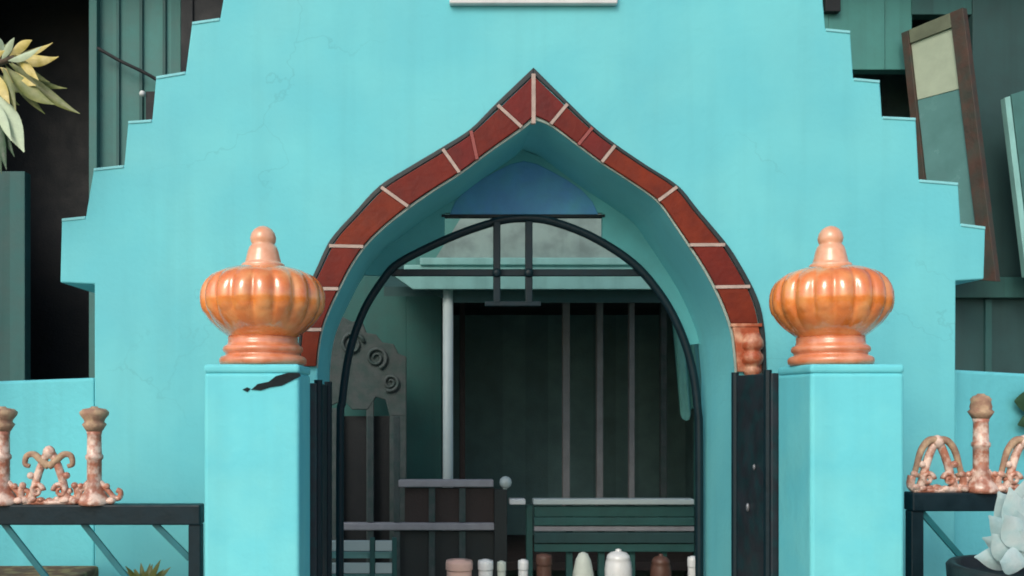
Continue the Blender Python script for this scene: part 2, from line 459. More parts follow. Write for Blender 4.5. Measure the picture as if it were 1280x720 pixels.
# blue board closing the head of the arch
def arch_x(side, y):
    c = arch_l if side < 0 else arch_r
    for i in range(1, len(c)):
        if c[i][1] >= y:
            f = (y - c[i - 1][1]) / max(1e-6, c[i][1] - c[i - 1][1])
            return c[i - 1][0] + f * (c[i][0] - c[i - 1][0])
    return c[-1][0]
by = T - .028
pts = []
zb = P(0, 268, by).z
yb0 = HY - (zb - ZC) * F / D      # the board's lower edge measured on the front face
INY = T - .028
def front_y(py):                   # the height seen at py on the infill's plane, measured on the front face
    return HY - (P(0, py, INY).z - ZC) * F / D
L_, R2 = [], []
yl, yr = front_y(344), front_y(430)
for k in range(19):
    y = 150.3 + (yl - 150.3) * k / 18; L_.append((arch_x(-1, y) - 1.5, y - .8))
    y = 150.3 + (yr - 150.3) * k / 18; R2.append((arch_x(1, y) + 1.5, y - .8))
low = [P(x, y, INY) for x, y in ((855, 432), (848, 408), (836, 384), (824, 366), (808, 346), (790, 328), (772, 315), (753, 304), (753, 266), (556, 266), (556, 301), (530, 313), (506, 326), (489, 341), (483, 345))]
ring = [P(x, y, 0) for x, y in L_][::-1] + [P(x, y, 0) for x, y in R2][1:] + low
head = thing('head_board', 'teal board with a blue panel closing the pointed head of the archway', 'board', (P(664, 0, INY).x, INY, zb))
by = INY
bm = bmesh.new(); prism(bm, [Vector((v.x, by, v.z)) for v in ring], (0, .025, 0))
link_mesh('infill', bm, INFILL, head)
poly('blue_panel', [(562, 268), (748, 268), (741, 252), (728, 238), (708, 224), (688, 213), (672, 205), (655, 201), (638, 205), (622, 213), (602, 224), (582, 238), (569, 252)], by - .006, .008, BLUE, head, .003)
bm = bmesh.new(); box(bm, P(552, 0, by).x, P(756, 0, by).x, by - .006, by + .032, zb - .012, zb - .001)
link_mesh('bottom_rail', bm, IRON, head)

# plaque at the top of the wall
pl = thing('plaque', 'blank white plaque in a grey frame above the arch, mostly out of view', 'plaque', (P(667, 0, 0).x, -.01, P(0, 4, 0).z))
rect('frame', 562, -66, 772, 4, -.028, .027, SIGN_F, pl, .004)
rect('face', 570, -59, 764, -2, -.032, .01, SIGN, pl, .002)

# ------------------------------------------------------------------ pillars and finials
def pillar(label, x0, x1, yb, yf, top):
    """x0,x1: outer/inner limits in metres"""
    t = thing('gate_pillar', label, 'pillar', ((x0 + x1) / 2, (yb + yf) / 2, 0), 'gate pillars')
    bm = bmesh.new(); box(bm, x0, x1, yf, yb, 0, top - .028)
    link_mesh('shaft', bm, TURQ_P, t, bevel=.012, segs=3)
    bm = bmesh.new(); box(bm, x0 - .0015, x1 + .0015, yf - .0015, yb + .0015, top - .030, top)
    link_mesh('cap', bm, TURQ_P, t, bevel=.011, segs=3)
    return t
YB, YF = -.38, -.66
pLx0, pLx1 = P(255, 0, YF).x, P(388, 0, YB).x
pRx0, pRx1 = P(972, 0, YB).x, P(1131, 0, YF).x
ptop = P(0, 455, YF).z
pL = pillar('turquoise gate pillar left of the arch, chipped black under its cap', pLx0, pLx1, YB, YF, ptop)
pR = pillar('turquoise gate pillar right of the arch, faintly scuffed and unchipped', pRx0, pRx1, YB, YF, ptop)
chip = [(314, 487), (322, 480), (336, 477), (345, 470), (360, 466), (374, 466), (376, 470), (364, 476), (352, 482), (338, 484), (326, 488)]
chip = [(x, y) for x, y in chip]
poly('paint_chip', chip, YF - .0035, .0045, CHIP, pL)
poly('paint_chip', [(303, 487), (309, 484), (313, 486), (309, 490)], YF - .003, .004, CHIP, pL)

FY = -.52
finial_prof_base = [(.150, 0), (.160, .005), (.163, .014), (.162, .022), (.155, .029), (.142, .033), (.138, .037), (.140, .041), (.148, .046), (.150, .054), (.147, .062), (.138, .067), (.133, .070), (.130, .080), (.131, .094)]
def finial(label, cx, cz, k=1.0):
    t = thing('finial', label, 'finial', (cx, FY, cz), 'ribbed orange finials on the gate pillars')
    c = Vector((cx, FY, cz))
    R = lambda pr: [(r * k, z) for r, z in pr]
    bm = bmesh.new(); lathe(bm, [(r * .89, z) for r, z in R(finial_prof_base)], c, 64); link_mesh('base', bm, PINK, t, smooth=True)
    bell = [(.110, .0925), (.118, .098), (.135, .110), (.154, .125), (.170, .140), (.183, .155), (.190, .166), (.192, .170), (.199, .176), (.204, .188), (.2075, .204), (.2085, .222), (.2070, .242), (.201, .262), (.190, .281), (.174, .297), (.152, .310), (.126, .320), (.098, .327), (.072, .331), (.060, .332)]
    bm = bmesh.new()
    lathe(bm, R(bell), c, 192, 18, .085, lambda z: max(0, min(1, (z - .105) / .06)) * (1 if z < .25 else max(.25, 1 - (z - .25) / .09)) * (0.55 if z < .172 else 1))
    link_mesh('ribbed_bowl', bm, ORANGE, t, smooth=True)
    neck = [(.078, .322), (.086, .328), (.087, .336), (.082, .342), (.072, .345), (.071, .350), (.066, .366), (.061, .384), (.055, .398), (.047, .405), (.045, .409), (.049, .415), (.052, .428), (.047, .444), (.036, .457), (.020, .466), (.004, .470)]
    bm = bmesh.new(); lathe(bm, [(r * .84, z) for r, z in R(neck)], c, 48); link_mesh('knob', bm, PALEP, t, smooth=True)
    return t
finial('orange ribbed pumpkin-shaped finial on the left pillar, overlapping the red tiles', P(329, 0, FY).x, ptop)
finial('orange ribbed pumpkin-shaped finial on the right pillar, clear of the red tiles', P(1038, 0, FY).x, ptop, .93)

# ------------------------------------------------------------------ low walls beside the gateway
def low_wall(label, a, b, Ya, Yb, grp):
    (xa, ya), (xb, yb) = a, b
    p, q = P(xa, ya, Ya), P(xb, yb, Yb)
    w = tag(None, '', '') if False else None
    bm = bmesh.new()
    pts = [Vector((p.x, p.y, 0)), Vector((q.x, q.y, 0)), q, p]
    prism(bm, pts, (0, .16, 0))
    o = link_mesh('low_wall', bm, TURQ_L, None, bevel=.012, loc=((p.x + q.x) / 2, (Ya + Yb) / 2, 0))
    return tag(o, label, 'wall', grp)
low_wall('low turquoise boundary wall left of the gateway, behind pink cresting', (117.5, 472), (-260, 486), .10, .75, 'low boundary walls')
low_wall('low turquoise boundary wall right of the gateway, behind potted silver plant', (1193, 462), (1600, 485), .10, .75, 'low boundary walls')

# ------------------------------------------------------------------ iron fences
def fence(label, xs, ytop, ybot, post_x, diag, far_x):
    t = thing('iron_fence', label, 'fence', (P((xs[0] + xs[1]) / 2, 0, FY).x, FY, 0), 'iron fences with slanting bars')
    bm = bmesh.new()
    a, b = P(xs[0], (ytop + ybot) / 2, FY), P(xs[1], (ytop + ybot) / 2, FY)
    h = sz(ybot - ytop, FY)
    box(bm, a.x, b.x, FY - .03, FY + .03, a.z - h / 2, a.z + h / 2)
    link_mesh('top_rail', bm, IRON, t, bevel=.005)
    rail_bot = a.z - h / 2
    for px in (post_x, far_x):
        c = P(px, 0, FY)
        bm = bmesh.new(); box(bm, c.x - .021, c.x + .021, FY - .021, FY + .021, 0, rail_bot)
        link_mesh('post', bm, IRON, t, bevel=.004)
    bm = bmesh.new(); box(bm, a.x, b.x, FY - .018, FY + .018, .10, .14)
    link_mesh('bottom_rail', bm, IRON, t, bevel=.003)
    xlo, xhi = sorted((P(post_x, 0, FY).x, P(far_x, 0, FY).x))
    for (x0, y0, x1, y1) in diag:
        p, q = P(x0, y0, FY), P(x1, y1, FY)
        d = q - p
        k = (p.z - .14) / (p.z - q.z)
        if p.x + d.x * k > xhi - .02: k = (xhi - .02 - p.x) / d.x
        e = p + d * k
        s = p
        bm = bmesh.new(); flatbar(bm, s + Vector((0, 0, .0)), e, .020, .012)
        link_mesh('slanting_bar', bm, IRON_T, t, bevel=.002)
    return t
dl = [(5, 654, 55, 718), (104, 654, 156, 719), (193, 654, 244, 705)]
dl += [(5 - 96 * k, 654, 55 - 96 * k, 718) for k in range(1, 5)]
fence('dark iron fence left of the gateway, with three slanting bars in view', (-420, 253), 630, 655, 245, dl, -412)
dr = [(1150, 638, 1207, 703)] + [(1150 + 96 * k, 638, 1207 + 96 * k, 703) for k in range(1, 4)]
fence('dark iron fence right of the gateway, half hidden by silver leaves', (1135, 1560), 615, 638, 1143, dr, 1552)

# ------------------------------------------------------------------ terracotta cresting standing on the fences
def cresting_post(label, px, ytop, ybase, cap_w, grp='terracotta baluster posts on the fences', m=TERRA):
    zb = P(px, ybase, FY).z; h = P(px, ytop, FY).z - zb; cx = P(px, 0, FY).x
    t = thing('terracotta_post', label, 'ornament', (cx, FY, zb), grp)
    c = Vector((cx, FY, zb))
    s = h / .333
    bm = bmesh.new()
    lathe(bm, [(.050, .0), (.054, .010), (.046, .026), (.034, .044), (.0275, .060), (.0285, .064), (.024, .072), (.024, .15), (.029, .156), (.029, .166), (.024, .172), (.023, .235), (.026, .25)], c, 28)
    bmesh.ops.scale(bm, vec=(1, 1, s), space=Matrix.Translation(-c), verts=bm.verts)
    link_mesh('shaft', bm, m, t, smooth=True)
    bm = bmesh.new()
    lathe(bm, [(.026, .249), (.034, .262), (.040, .272), (.032, .280), (.034, .288), (cap_w, .304), (cap_w + .002, .314), (cap_w * .8, .324), (.014, .328), (.010, .333)], c, 28)
    bmesh.ops.scale(bm, vec=(1, 1, s), space=Matrix.Translation(-c), verts=bm.verts)
    link_mesh('cap', bm, TERRA2 if m is TERRA else m, t, smooth=True)
    for sx in (-1, 1):      # curled feet
        bm = bmesh.new()
        pts = [c + Vector((sx * r, 0, z)) for r, z in ((.020, .075), (.045, .048), (.068, .022), (.085, .024), (.088, .042), (.076, .048))]
        tube(bm, smooth_curve(pts, 5), .0095, 8)
        ball(bm, c + Vector((sx * .060, -.012, .014)), .014, 1.2, 1, .9)
        ball(bm, c + Vector((sx * .044, -.006, .062)), .0105)
        link_mesh('curled_foot', bm, TERRA, t, smooth=True)
    return t

def cresting_scroll(label, px, ytop, ybase, halfw, flare):
    zb = P(px, ybase, FY).z; h = P(px, ytop, FY).z - zb; cx = P(px, 0, FY).x
    t = thing('terracotta_scroll', label, 'ornament', (cx, FY, zb), 'openwork terracotta scrolls on the fences')
    c = Vector((cx, FY, zb)); w = sz(halfw, FY)
    for sx in (-1, 1):
        bm = bmesh.new()
        pts = [(w * .95, .30), (w * .99, .12), (w * .72, .06), (w * .55, .22), (w * .42, .48), (w * .26, .70), (w * .10, .86), (0, .90)]
        tube(bm, smooth_curve([c + Vector((sx * x, 0, z * h)) for x, z in pts], 6), .0135, 9)
        link_mesh('arch_limb', bm, TERRA, t, smooth=True)
        bm = bmesh.new()
        pts = [(0, .66), (w * .22, .74), (w * .5, .86), (w * .76, .84), (w * .82, .70), (w * .66, .66)] if flare else [(0, .93), (w * .34, .92), (w * .62, .76), (w * .78, .52), (w * .86, .34), (w * .70, .30)]
        tube(bm, smooth_curve([c + Vector((sx * x, -.006, z * h)) for x, z in pts], 6), [.0135 - .006 * k / 30 for k in range(31)], 9)
        link_mesh('curl', bm, TERRA2, t, smooth=True)
    for sx in (-1, 1):      # inner volute and its bead
        bm = bmesh.new()
        pts = []
        for q in range(22):
            a_ = q / 21 * 2.6 * PI; rr_ = w * .26 * (1 - q / 26)
            pts.append(c + Vector((sx * (w * .40 - rr_ * math.cos(a_) * .9), -.010, h * .24 + rr_ * math.sin(a_))))
        tube(bm, pts, [.0095 - .004 * q / 21 for q in range(22)], 7)
        ball(bm, c + Vector((sx * w * .62, -.008, h * .5)), .0125)
        ball(bm, c + Vector((sx * w * .9, -.008, h * .33)), .012)
        link_mesh('volute', bm, TERRA, t, smooth=True)
    bm = bmesh.new()
    ball(bm, c + Vector((0, -.004, h * .9)), .021, 1, .9, 1.1)
    link_mesh('crown_bead', bm, TERRA, t, smooth=True)
    bm = bmesh.new()
    for k in range(7):
        x = -w * .85 + w * 1.7 * k / 6
        ball(bm, c + Vector((x, random.uniform(-.006, .006), .013 + random.uniform(0, .006))), .015 + random.uniform(-.003, .004), 1.2, 1, .8)
    box(bm, c.x - w * .9, c.x + w * .9, FY - .012, FY + .012, zb, zb + .014)
    link_mesh('beaded_foot', bm, TERRA, t, smooth=True)
    return t
rl, rr = 630.5, 615.5
cresting_post('grey-pink terracotta post with flat cap, at right end of left fence', 118, 508, rl, .046)
cresting_scroll('terracotta scroll with horned flaring top, between posts of left fence', 62, 558, rl, 36, True)
cresting_post('terracotta post with flat cap, cut by the left edge of the photo', 3, 508, rl, .046)
cresting_scroll('rounded pink terracotta scroll beside right pillar', 1171, 545, rr, 33, False)
cresting_post('slim terracotta post with orange bulb top, on right fence', 1226, 492, rr, .030)
cresting_scroll('rounded terracotta scroll above silver leaves, at right edge of photo', 1279, 545, rr, 33, False)

# ------------------------------------------------------------------ leaves and plants
def leaf_mesh(bm, base, tip, width, droop=.15, fold=.25, n=8, side=None, belly=.42, pw=.8):
    base, tip = Vector(base), Vector(tip)
    d = tip - base; l = d.length; u = d.normalized()
    if side is None:
        side = u.cross(Vector((0, 1, 0)))
        if side.length < .2: side = Vector((1, 0, 0))
    side = Vector(side).normalized(); up = side.cross(u).normalized()
    rows = []
    for i in range(n + 1):
        f = i / n
        w = width * .5 * (math.sin(PI * f ** (math.log(.5) / math.log(belly))) ** pw + .03) if 0 < f < 1 else width * .03
        c = base + d * f + Vector((0, 0, -1)) * droop * l * f * f + Vector((0, 0, 1)) * droop * l * f * .6
        rows.append((bm.verts.new(c - side * w + up * w * fold), bm.verts.new(c), bm.verts.new(c + side * w + up * w * fold)))
    fs = []
    for i in range(n):
        for k in range(2):
            fs.append(bm.faces.new((rows[i][k], rows[i][k + 1], rows[i + 1][k + 1], rows[i + 1][k])))
    r = bmesh.ops.solidify(bm, geom=fs, thickness=.0022)

tree = thing('leafy_tree', 'tree branch with yellowing and pale leaves at upper left, before dark doorway', 'tree', (P(-170, 0, -.15).x, -.15, 0))
TY = -.15
bm = bmesh.new()
base = P(-170, 0, TY); base.z = 0
tube(bm, smooth_curve([base, base + Vector((.04, 0, .8)), base + Vector((-.03, .02, 1.6)), P(-140, 260, TY), P(-110, 120, TY), P(-90, -60, TY)], 6), [.075 - .0015 * k for k in range(31)], 10)
link_mesh('trunk', bm, BARK, tree, smooth=True)
bm = bmesh.new()
tube(bm, smooth_curve([P(-120, 150, TY), P(-80, 110, TY), P(-40, 88, TY + .02), P(0, 78, TY), P(18, 72, TY)], 5), [.022 - .0006 * k for k in range(21)], 8)
tube(bm, smooth_curve([P(-128, 210, TY), P(-90, 190, TY - .03), P(-45, 170, TY - .06), P(-12, 150, TY - .08)], 5), [.018 - .0006 * k for k in range(16)], 8)
link_mesh('branch', bm, BARK, tree, smooth=True)
LV = [  # base, tip, width px, material, y offset, droop
    ((20, 68), (73, 80), 20, L_YEL, -.02, -.35), ((12, 70), (40, 45), 17, L_YEL, .03, .3), ((5, 66), (-20, 40), 22, L_PAL, -.03, .2),
    ((22, 72), (48, 100), 14, L_YEL, -.05, .0), ((14, 78), (100, 152), 20, L_OLV, .0, -.2), ((8, 84), (68, 142), 22, L_OLV, -.05, -.3),
    ((0, 84), (45, 112), 18, L_YEL, -.03, -.2), ((-6, 118), (30, 190), 34, L_PAL, -.10, .0), ((-14, 130), (8, 212), 20, L_DRK, -.06, .0),
    ((-30, 110), (18, 165), 22, L_DRK, .02, .0), ((-20, 90), (30, 118), 22, L_OLV, .05, -.1), ((-30, 75), (14, 52), 20, L_OLV, .05, .2),
    ((-12, 150), (-30, 225), 28, L_OLV, -.05, 0), ((-40, 90), (-75, 150), 26, L_OLV, 0, 0), ((-40, 90), (-60, 30), 24, L_YEL, 0, 0),
    ((-45, 170), (-15, 240), 24, L_DRK, -.05, 0), ((-80, 110), (-100, 40), 26, L_DRK, .04, 0), ((10, 76), (52, 62), 12, L_PAL, -.06, -.2),
    ((-10, 140), (18, 196), 14, L_DRK, -.03, 0), ((4, 84), (20, 140), 13, L_OLV, -.07, 0), ((-25, 120), (2, 190), 24, L_DRK, .04, 0),
    ((18, 74), (62, 108), 13, L_OLV, .03, -.2), ((10, 78), (84, 122), 14, L_OLV, .05, -.3), ((6, 80), (56, 150), 15, L_OLV, .02, -.2), ((16, 70), (66, 58), 12, L_YEL, .04, -.2),
    ((-10, 90), (12, 130), 18, L_YEL, -.08, 0), ((-18, 100), (24, 134), 16, L_OLV, -.04, -.1), ((-8, 125), (14, 176), 15, L_PAL, -.12, 0), ((2, 74), (18, 44), 13, L_PAL, -.05, .2), ((-20, 80), (6, 60), 15, L_YEL, -.07, .2), ((-14, 150), (2, 218), 15, L_DRK, -.02, 0)]
for (b, t_, w, m, yo, dr_) in LV:
    bm = bmesh.new()
    leaf_mesh(bm, P(*b, TY + yo), P(*t_, TY + yo - .05), sz(w * .74, TY), dr_, .45, 12, pw=1.05)
    link_mesh('leaf', bm, m, tree, smooth=True)

# silver-leaved plant in a dark pot, lower right, behind the fence rail line
SY = -.80
sp = thing('potted_plant', 'silver-white broad-leaved plant in a black pot at lower right corner', 'potted plant', (P(1288, 0, SY).x, SY, 0))
pc = P(1288, 0, SY)
zpot = P(0, 708, SY).z
bm = bmesh.new()
lathe(bm, [(.12, .0), (.13, .01), (.19, zpot - .10), (.205, zpot - .08), (.222, zpot - .07), (.226, zpot - .01), (.218, zpot), (.20, zpot - .002), (.195, zpot - .03), (.01, zpot - .035)], (pc.x, SY, 0), 48)
link_mesh('pot', bm, POT, sp, smooth=True)
bm = bmesh.new(); tube(bm, [(pc.x, SY, zpot - .04), (pc.x + .005, SY, zpot + .1), (pc.x + .01, SY + .01, zpot + .2)], .012, 8)
link_mesh('stem', bm, BARK, sp, smooth=True)
SL = [((1278, 692), (1236, 640), 26, -.03), ((1282, 675), (1248, 610), 34, -.01), ((1278, 705), (1218, 692), 26, -.06), ((1290, 690), (1318, 620), 40, -.02),
      ((1285, 660), (1284, 592), 34, .04), ((1295, 705), (1340, 680), 40, -.04), ((1275, 706), (1240, 664), 28, -.09), ((1290, 706), (1276, 660), 30, -.10),
      ((1284, 680), (1262, 604), 30, -.05), ((1286, 690), (1256, 640), 30, -.12), ((1282, 700), (1228, 668), 24, -.02), ((1284, 706), (1250, 700), 28, -.13), ((1290, 670), (1302, 600), 34, .02), ((1280, 690), (1270, 634), 28, -.08)]
for (b, t_, w, yo) in SL:
    bm = bmesh.new()
    leaf_mesh(bm, P(*b, SY + yo), P(*t_, SY + yo - .04), sz(w * 1.15, SY), .14, .4, 12, belly=.42, pw=1.15)
    link_mesh('leaf', bm, L_SIL, sp, smooth=True)

# dark-leaved shrub tip at the right edge behind the low wall
DY = .30
bz = P(1330, 0, DY)
ds = thing('dark_shrub', 'dark leafy shrub tip by the right edge above the low wall', 'shrub', (bz.x, DY, 0))
bm = bmesh.new(); tube(bm, smooth_curve([Vector((bz.x, DY, 0)), Vector((bz.x - .02, DY, .8)), P(1322, 560, DY), P(1318, 500, DY)], 5), .014, 8)
link_mesh('stem', bm, BARK, ds, smooth=True)
bm = bmesh.new()
for b, t_, w in (((1320, 505), (1268, 500), 34), ((1320, 515), (1272, 530), 24), ((1320, 500), (1340, 450), 30), ((1320, 510), (1365, 520), 30), ((1322, 540), (1285, 560), 26), ((1322, 540), (1355, 570), 26)):
    leaf_mesh(bm, P(*b, DY - .1), P(*t_, DY - .14), sz(w, DY), .05, .2)
link_mesh('foliage', bm, L_DRK, ds, smooth=True)

# clay trough and small tuft behind the left fence
CY = -.25
tr = thing('clay_trough', 'brown clay planter behind the left fence at the bottom edge', 'planter', (P(40, 0, CY).x, CY, 0))
ztr = P(0, 714, CY).z
xa, xb = P(-80, 0, CY).x, P(110, 0, CY).x
bm = bmesh.new(); box(bm, xa + .03, xb - .03, CY - .09, CY + .09, 0, ztr - .05); link_mesh('body', bm, CLAY, tr, bevel=.012)
bm = bmesh.new(); box(bm, xa, xb, CY - .12, CY + .12, ztr - .05, ztr); link_mesh('rim', bm, CLAY, tr, bevel=.012)
QY = -.30
qx = P(180, 0, QY).x; qz = P(0, 735, QY).z
gp = thing('small_plant', 'small green plant tuft in a clay pot behind the left fence', 'plant', (qx, QY, 0))
bm = bmesh.new(); lathe(bm, [(.07, 0), (.075, .01), (.11, qz - .06), (.118, qz - .05), (.12, qz - .005), (.112, qz), (.10, qz - .02), (.01, qz - .022)], (qx, QY, 0), 32)
link_mesh('pot', bm, CLAY, gp, smooth=True)
bm = bmesh.new()
for k in range(16):
    a = 2 * PI * k / 16 + random.uniform(-.2, .2); r = random.uniform(.03, .10); h = random.uniform(.05, .11)
    leaf_mesh(bm, (qx, QY, qz - .03), (qx + r * math.cos(a), QY + r * math.sin(a), qz + h), .022, .2, .3, 5)
link_mesh('foliage', bm, L_OLV, gp, smooth=True)

# ------------------------------------------------------------------ timber house behind
HYY = 3.0
hg = 500 + 1.65 * F / (D + HYY)
house = thing('timber_house', 'teal timber house with dark openings standing behind the gateway', 'house', (P(650, 0, HYY).x, HYY, 0))
def wall(x0, y0, x1, y1, m, Y=HYY, t=.10, bevel=.004, name='wall'):
    return rect(name, x0, y0, x1, y1, Y, t, m, house, bevel)
TOP = -110
wall(-900, TOP - 60, 2000, TOP, PLANKD)                # wall plate
wall(-900, TOP, -70, hg, PLANKD)
wall(-70, 214, 31, hg, PLANKD, HYY + .01)
wall(111, TOP, 121, hg, PLANK, HYY - .04, .14, name='door_jamb')
wall(121, TOP, 226, hg, PLANK, HYY + .02)
for xb_ in (147, 176, 205):
    wall(xb_ - 2, TOP, xb_ + 2, hg, PLANKD, HYY - .004, .03, .003, 'batten')
for xb_ in (1236, 1300, 1364):
    wall(xb_ - 4, 374, xb_ + 4, hg, PLANKD, HYY - .02, .03, .003, 'batten')
wall(226, TOP, 241, 100, BLACK, HYY - .05, .15, name='post')
wall(241, -40, 300, 27, BLACK, HYY - .03, .12, name='bracket_board')
wall(226, 100, 241, hg, PLANK, HYY + .01)
wall(241, TOP, 508, hg, SEAD, HYY + .015)
wall(508, 340, 552, hg, SEAD, HYY + .005)
wall(508, TOP, 1036, 340, PLANKR, HYY)
wall(872, 340, 1036, hg, PLANKR, HYY)
wall(1036, TOP, 1106, 87, PLANKR, HYY + .004)
wall(1106, TOP, 1140, 87, PLANKR, HYY + .03)
wall(1032, -40, 1051, 14, BLACK, HYY - .05, .05, name='bracket_board')
wall(1036, 150, 1150, hg, PLANKR, HYY + .003)
wall(1140, TOP, 1216, 18, PLANKD, HYY + .02)
wall(1216, TOP, 2000, 346, DTEAL, HYY + .006)
wall(1150, 346, 2000, 372, PLANKD, HYY - .07, .2, name='window_sill')
wall(1150, 372, 2000, hg, DTEAL, HYY + .003)
# rooms behind the openings
bm = bmesh.new()
zt = P(0, TOP, HYY).z
xa, xb = P(-900, 0, HYY).x, P(2000, 0, HYY).x
box(bm, P(300, 0, HYY).x + .05, xb, 4.5, 4.62, 0, zt); link_mesh('back_wall', bm, ROOMM, house)
bm = bmesh.new(); box(bm, xa, P(300, 0, HYY).x + .049, 4.0, 4.12, 0, zt); link_mesh('back_wall', bm, BLACK, house)  # black colour puts the left room's shade into its wall
for x in (xa, P(300, 0, HYY).x, P(930, 0, HYY).x, xb - .1):
    bm = bmesh.new(); box(bm, x, x + .1, HYY + .12, 4.49, 0, zt - .01); link_mesh('side_wall', bm, ROOMM, house)
bm = bmesh.new(); box(bm, xa, xb, HYY + .12, 4.6, zt + .005, zt + .1); link_mesh('ceiling', bm, ROOMM, house)
bm = bmesh.new(); box(bm, P(405, 0, HYY).x, P(925, 0, HYY).x, HYY + .11, 4.48, 2.40, 2.46); link_mesh('porch_ceiling', bm, BLACK, house)
bm = bmesh.new(); box(bm, xa + .2, xb - .2, HYY + .12, 4.48, .40, .46); link_mesh('floor', bm, BROWN, house)
# house roof out of view; its overhang is shaped to darken the walls
bm = bmesh.new()
ez = zt + .25
prism(bm, [Vector((xa - .5, 2.5, ez - .45)), Vector((xa - .5, 2.5, ez - .39)), Vector((xa - .5, 5.2, ez + 1.4)), Vector((xa - .5, 8.2, ez - .39)), Vector((xa - .5, 8.2, ez - .45)), Vector((xa - .5, 5.2, ez + 1.34))], (xb - xa + 1, 0, 0))
link_mesh('roof', bm, ROOFM, house)
bm = bmesh.new(); box(bm, xa - .4, xb + .4, 2.52, HYY - .06, ez - .5, ez - .46); link_mesh('soffit', bm, DTEAL, house)

# porch roof edge: three boards
PY = 2.05
def pboard(y0, y1, x0, x1, m, Y, t, name='fascia_board'):
    return rect(name, x0, y0, x1, y1, Y, t, m, house, .005)
poly('fascia_board', [(545, 322), (812, 322), (770, 250), (590, 250)], PY + .05, .03, FASCG, house)
pboard(322, 331, 525, 830, FASC, PY - .02, .07)
pboard(331, 344, 505, 850, FASC, PY + .0, .06)
poly('fascia_board', [(487, 341), (900, 341), (900, 361), (516, 361)], PY - .03, .05, FASC, house)
poly('fascia_board', [(530, 361.5), (900, 361.5), (900, 378), (566, 378)], PY + .06, .04, DTEAL, house)
# porch roof sheet and its side lining
bm = bmesh.new()
a = P(480, 250, PY + .1); b = P(905, 250, PY + .1)
prism(bm, [Vector((a.x, PY + .09, 2.30)), Vector((a.x, PY + .09, 2.36)), Vector((a.x, HYY - .01, 2.62)), Vector((a.x, HYY - .01, 2.56))], (b.x - a.x, 0, 0))
link_mesh('porch_roof', bm, DTEAL, house)
wall(752, 268, 850, 334, FASC, PY + .12, .03, name='end_board')
# thin inner posts
for x, w, m in ((708, 9, POSTG), (750, 8, POSTG), (790, 7, POSTG), (830, 8, FRET), (578, 7, BROWN)):
    rect('inner_post', x - w / 2, 378, x + w / 2, 640, 3.3, .05, m, house, .004)

# white pole
PLY = 2.12
pole = thing('white_pole', 'slim white upright pole left of the dark doorway inside the arch', 'pole', (P(560, 0, PLY).x, PLY, 0))
bm = bmesh.new(); c = P(560, 0, PLY); tube(bm, [(c.x, PLY, .02), (c.x, PLY, P(0, 361, PLY).z)], sz(6.5, PLY), 16); link_mesh('shaft', bm, PLASTIC, pole, smooth=True)
bm = bmesh.new(); lathe(bm, [(.07, 0), (.07, .02), (.05, .03)], (c.x, PLY, 0.004), 20); link_mesh('foot', bm, PLASTIC, pole)

# left stair railing (grey rails, brown boards)
RY = 1.98
lr = thing('stair_railing', 'brown boarded stair railing with pale grey rails at left inside the arch', 'railing', (P(520, 0, RY).x, RY, 0))
rect('top_rail', 498, 600, 617, 609, RY - .03, .07, GREYR, lr, .006)
rect('board_panel', 506, 610, 618, 653, RY + .01, .03, BROWN, lr, .004)
rect('middle_rail', 424, 654, 618, 663, RY - .03, .06, GREYR, lr, .006)
rect('lower_board', 498, 664, 618, 760, RY + .02, .03, BENCHM, lr, .004)
for x in (463, 496, 540, 578):
    rect('baluster', x - 4, 610 if x > 500 else 520, x + 4, 653, RY - .015, .02, FRET, lr, .003)
    rect('baluster', x - 4, 664, x + 4, 500 + 1.65 * F / (D + RY), RY - .015, .02, FRET, lr, .003)
rect('newel', 618, 612, 634, 500 + 1.65 * F / (D + RY), RY - .03, .06, BENCHM, lr, .004)
bm = bmesh.new(); ball(bm, P(632, 603, RY), sz(8, RY)); 
tube(bm, [P(632, 608, RY), P(628, 625, RY)], .012, 8)
link_mesh('newel_ball', bm, PLASTIC, lr, smooth=True)

# right porch railing (white top, green boards)
rp = thing('porch_railing', 'green boarded porch railing with a white top rail at right inside the arch', 'railing', (P(750, 0, RY).x, RY, 0))
for (x0, x1, m) in ((637, 657, WHITE), (667, 868, PLASTIC)):
    rect('top_rail', x0, 624, x1, 631, RY - .04, .08, m, rp, .006)
for k, (y0, y1, m) in enumerate(((633, 646, GREENB), (647, 657, GREENB), (658, 664, GREYR), (666, 679, DTEAL), (680, 690, GREENB))):
    rect('rail_board', 668, y0, 868, y1, RY - (.02 if k % 2 else .005), .03, m, rp, .004)
for x in (662, 712, 752, 790, 830, 872):
    rect('post', x - 4, 632, x + 4, 500 + 1.65 * F / (D + RY), RY + .032, .04, GREENB, rp, .003)

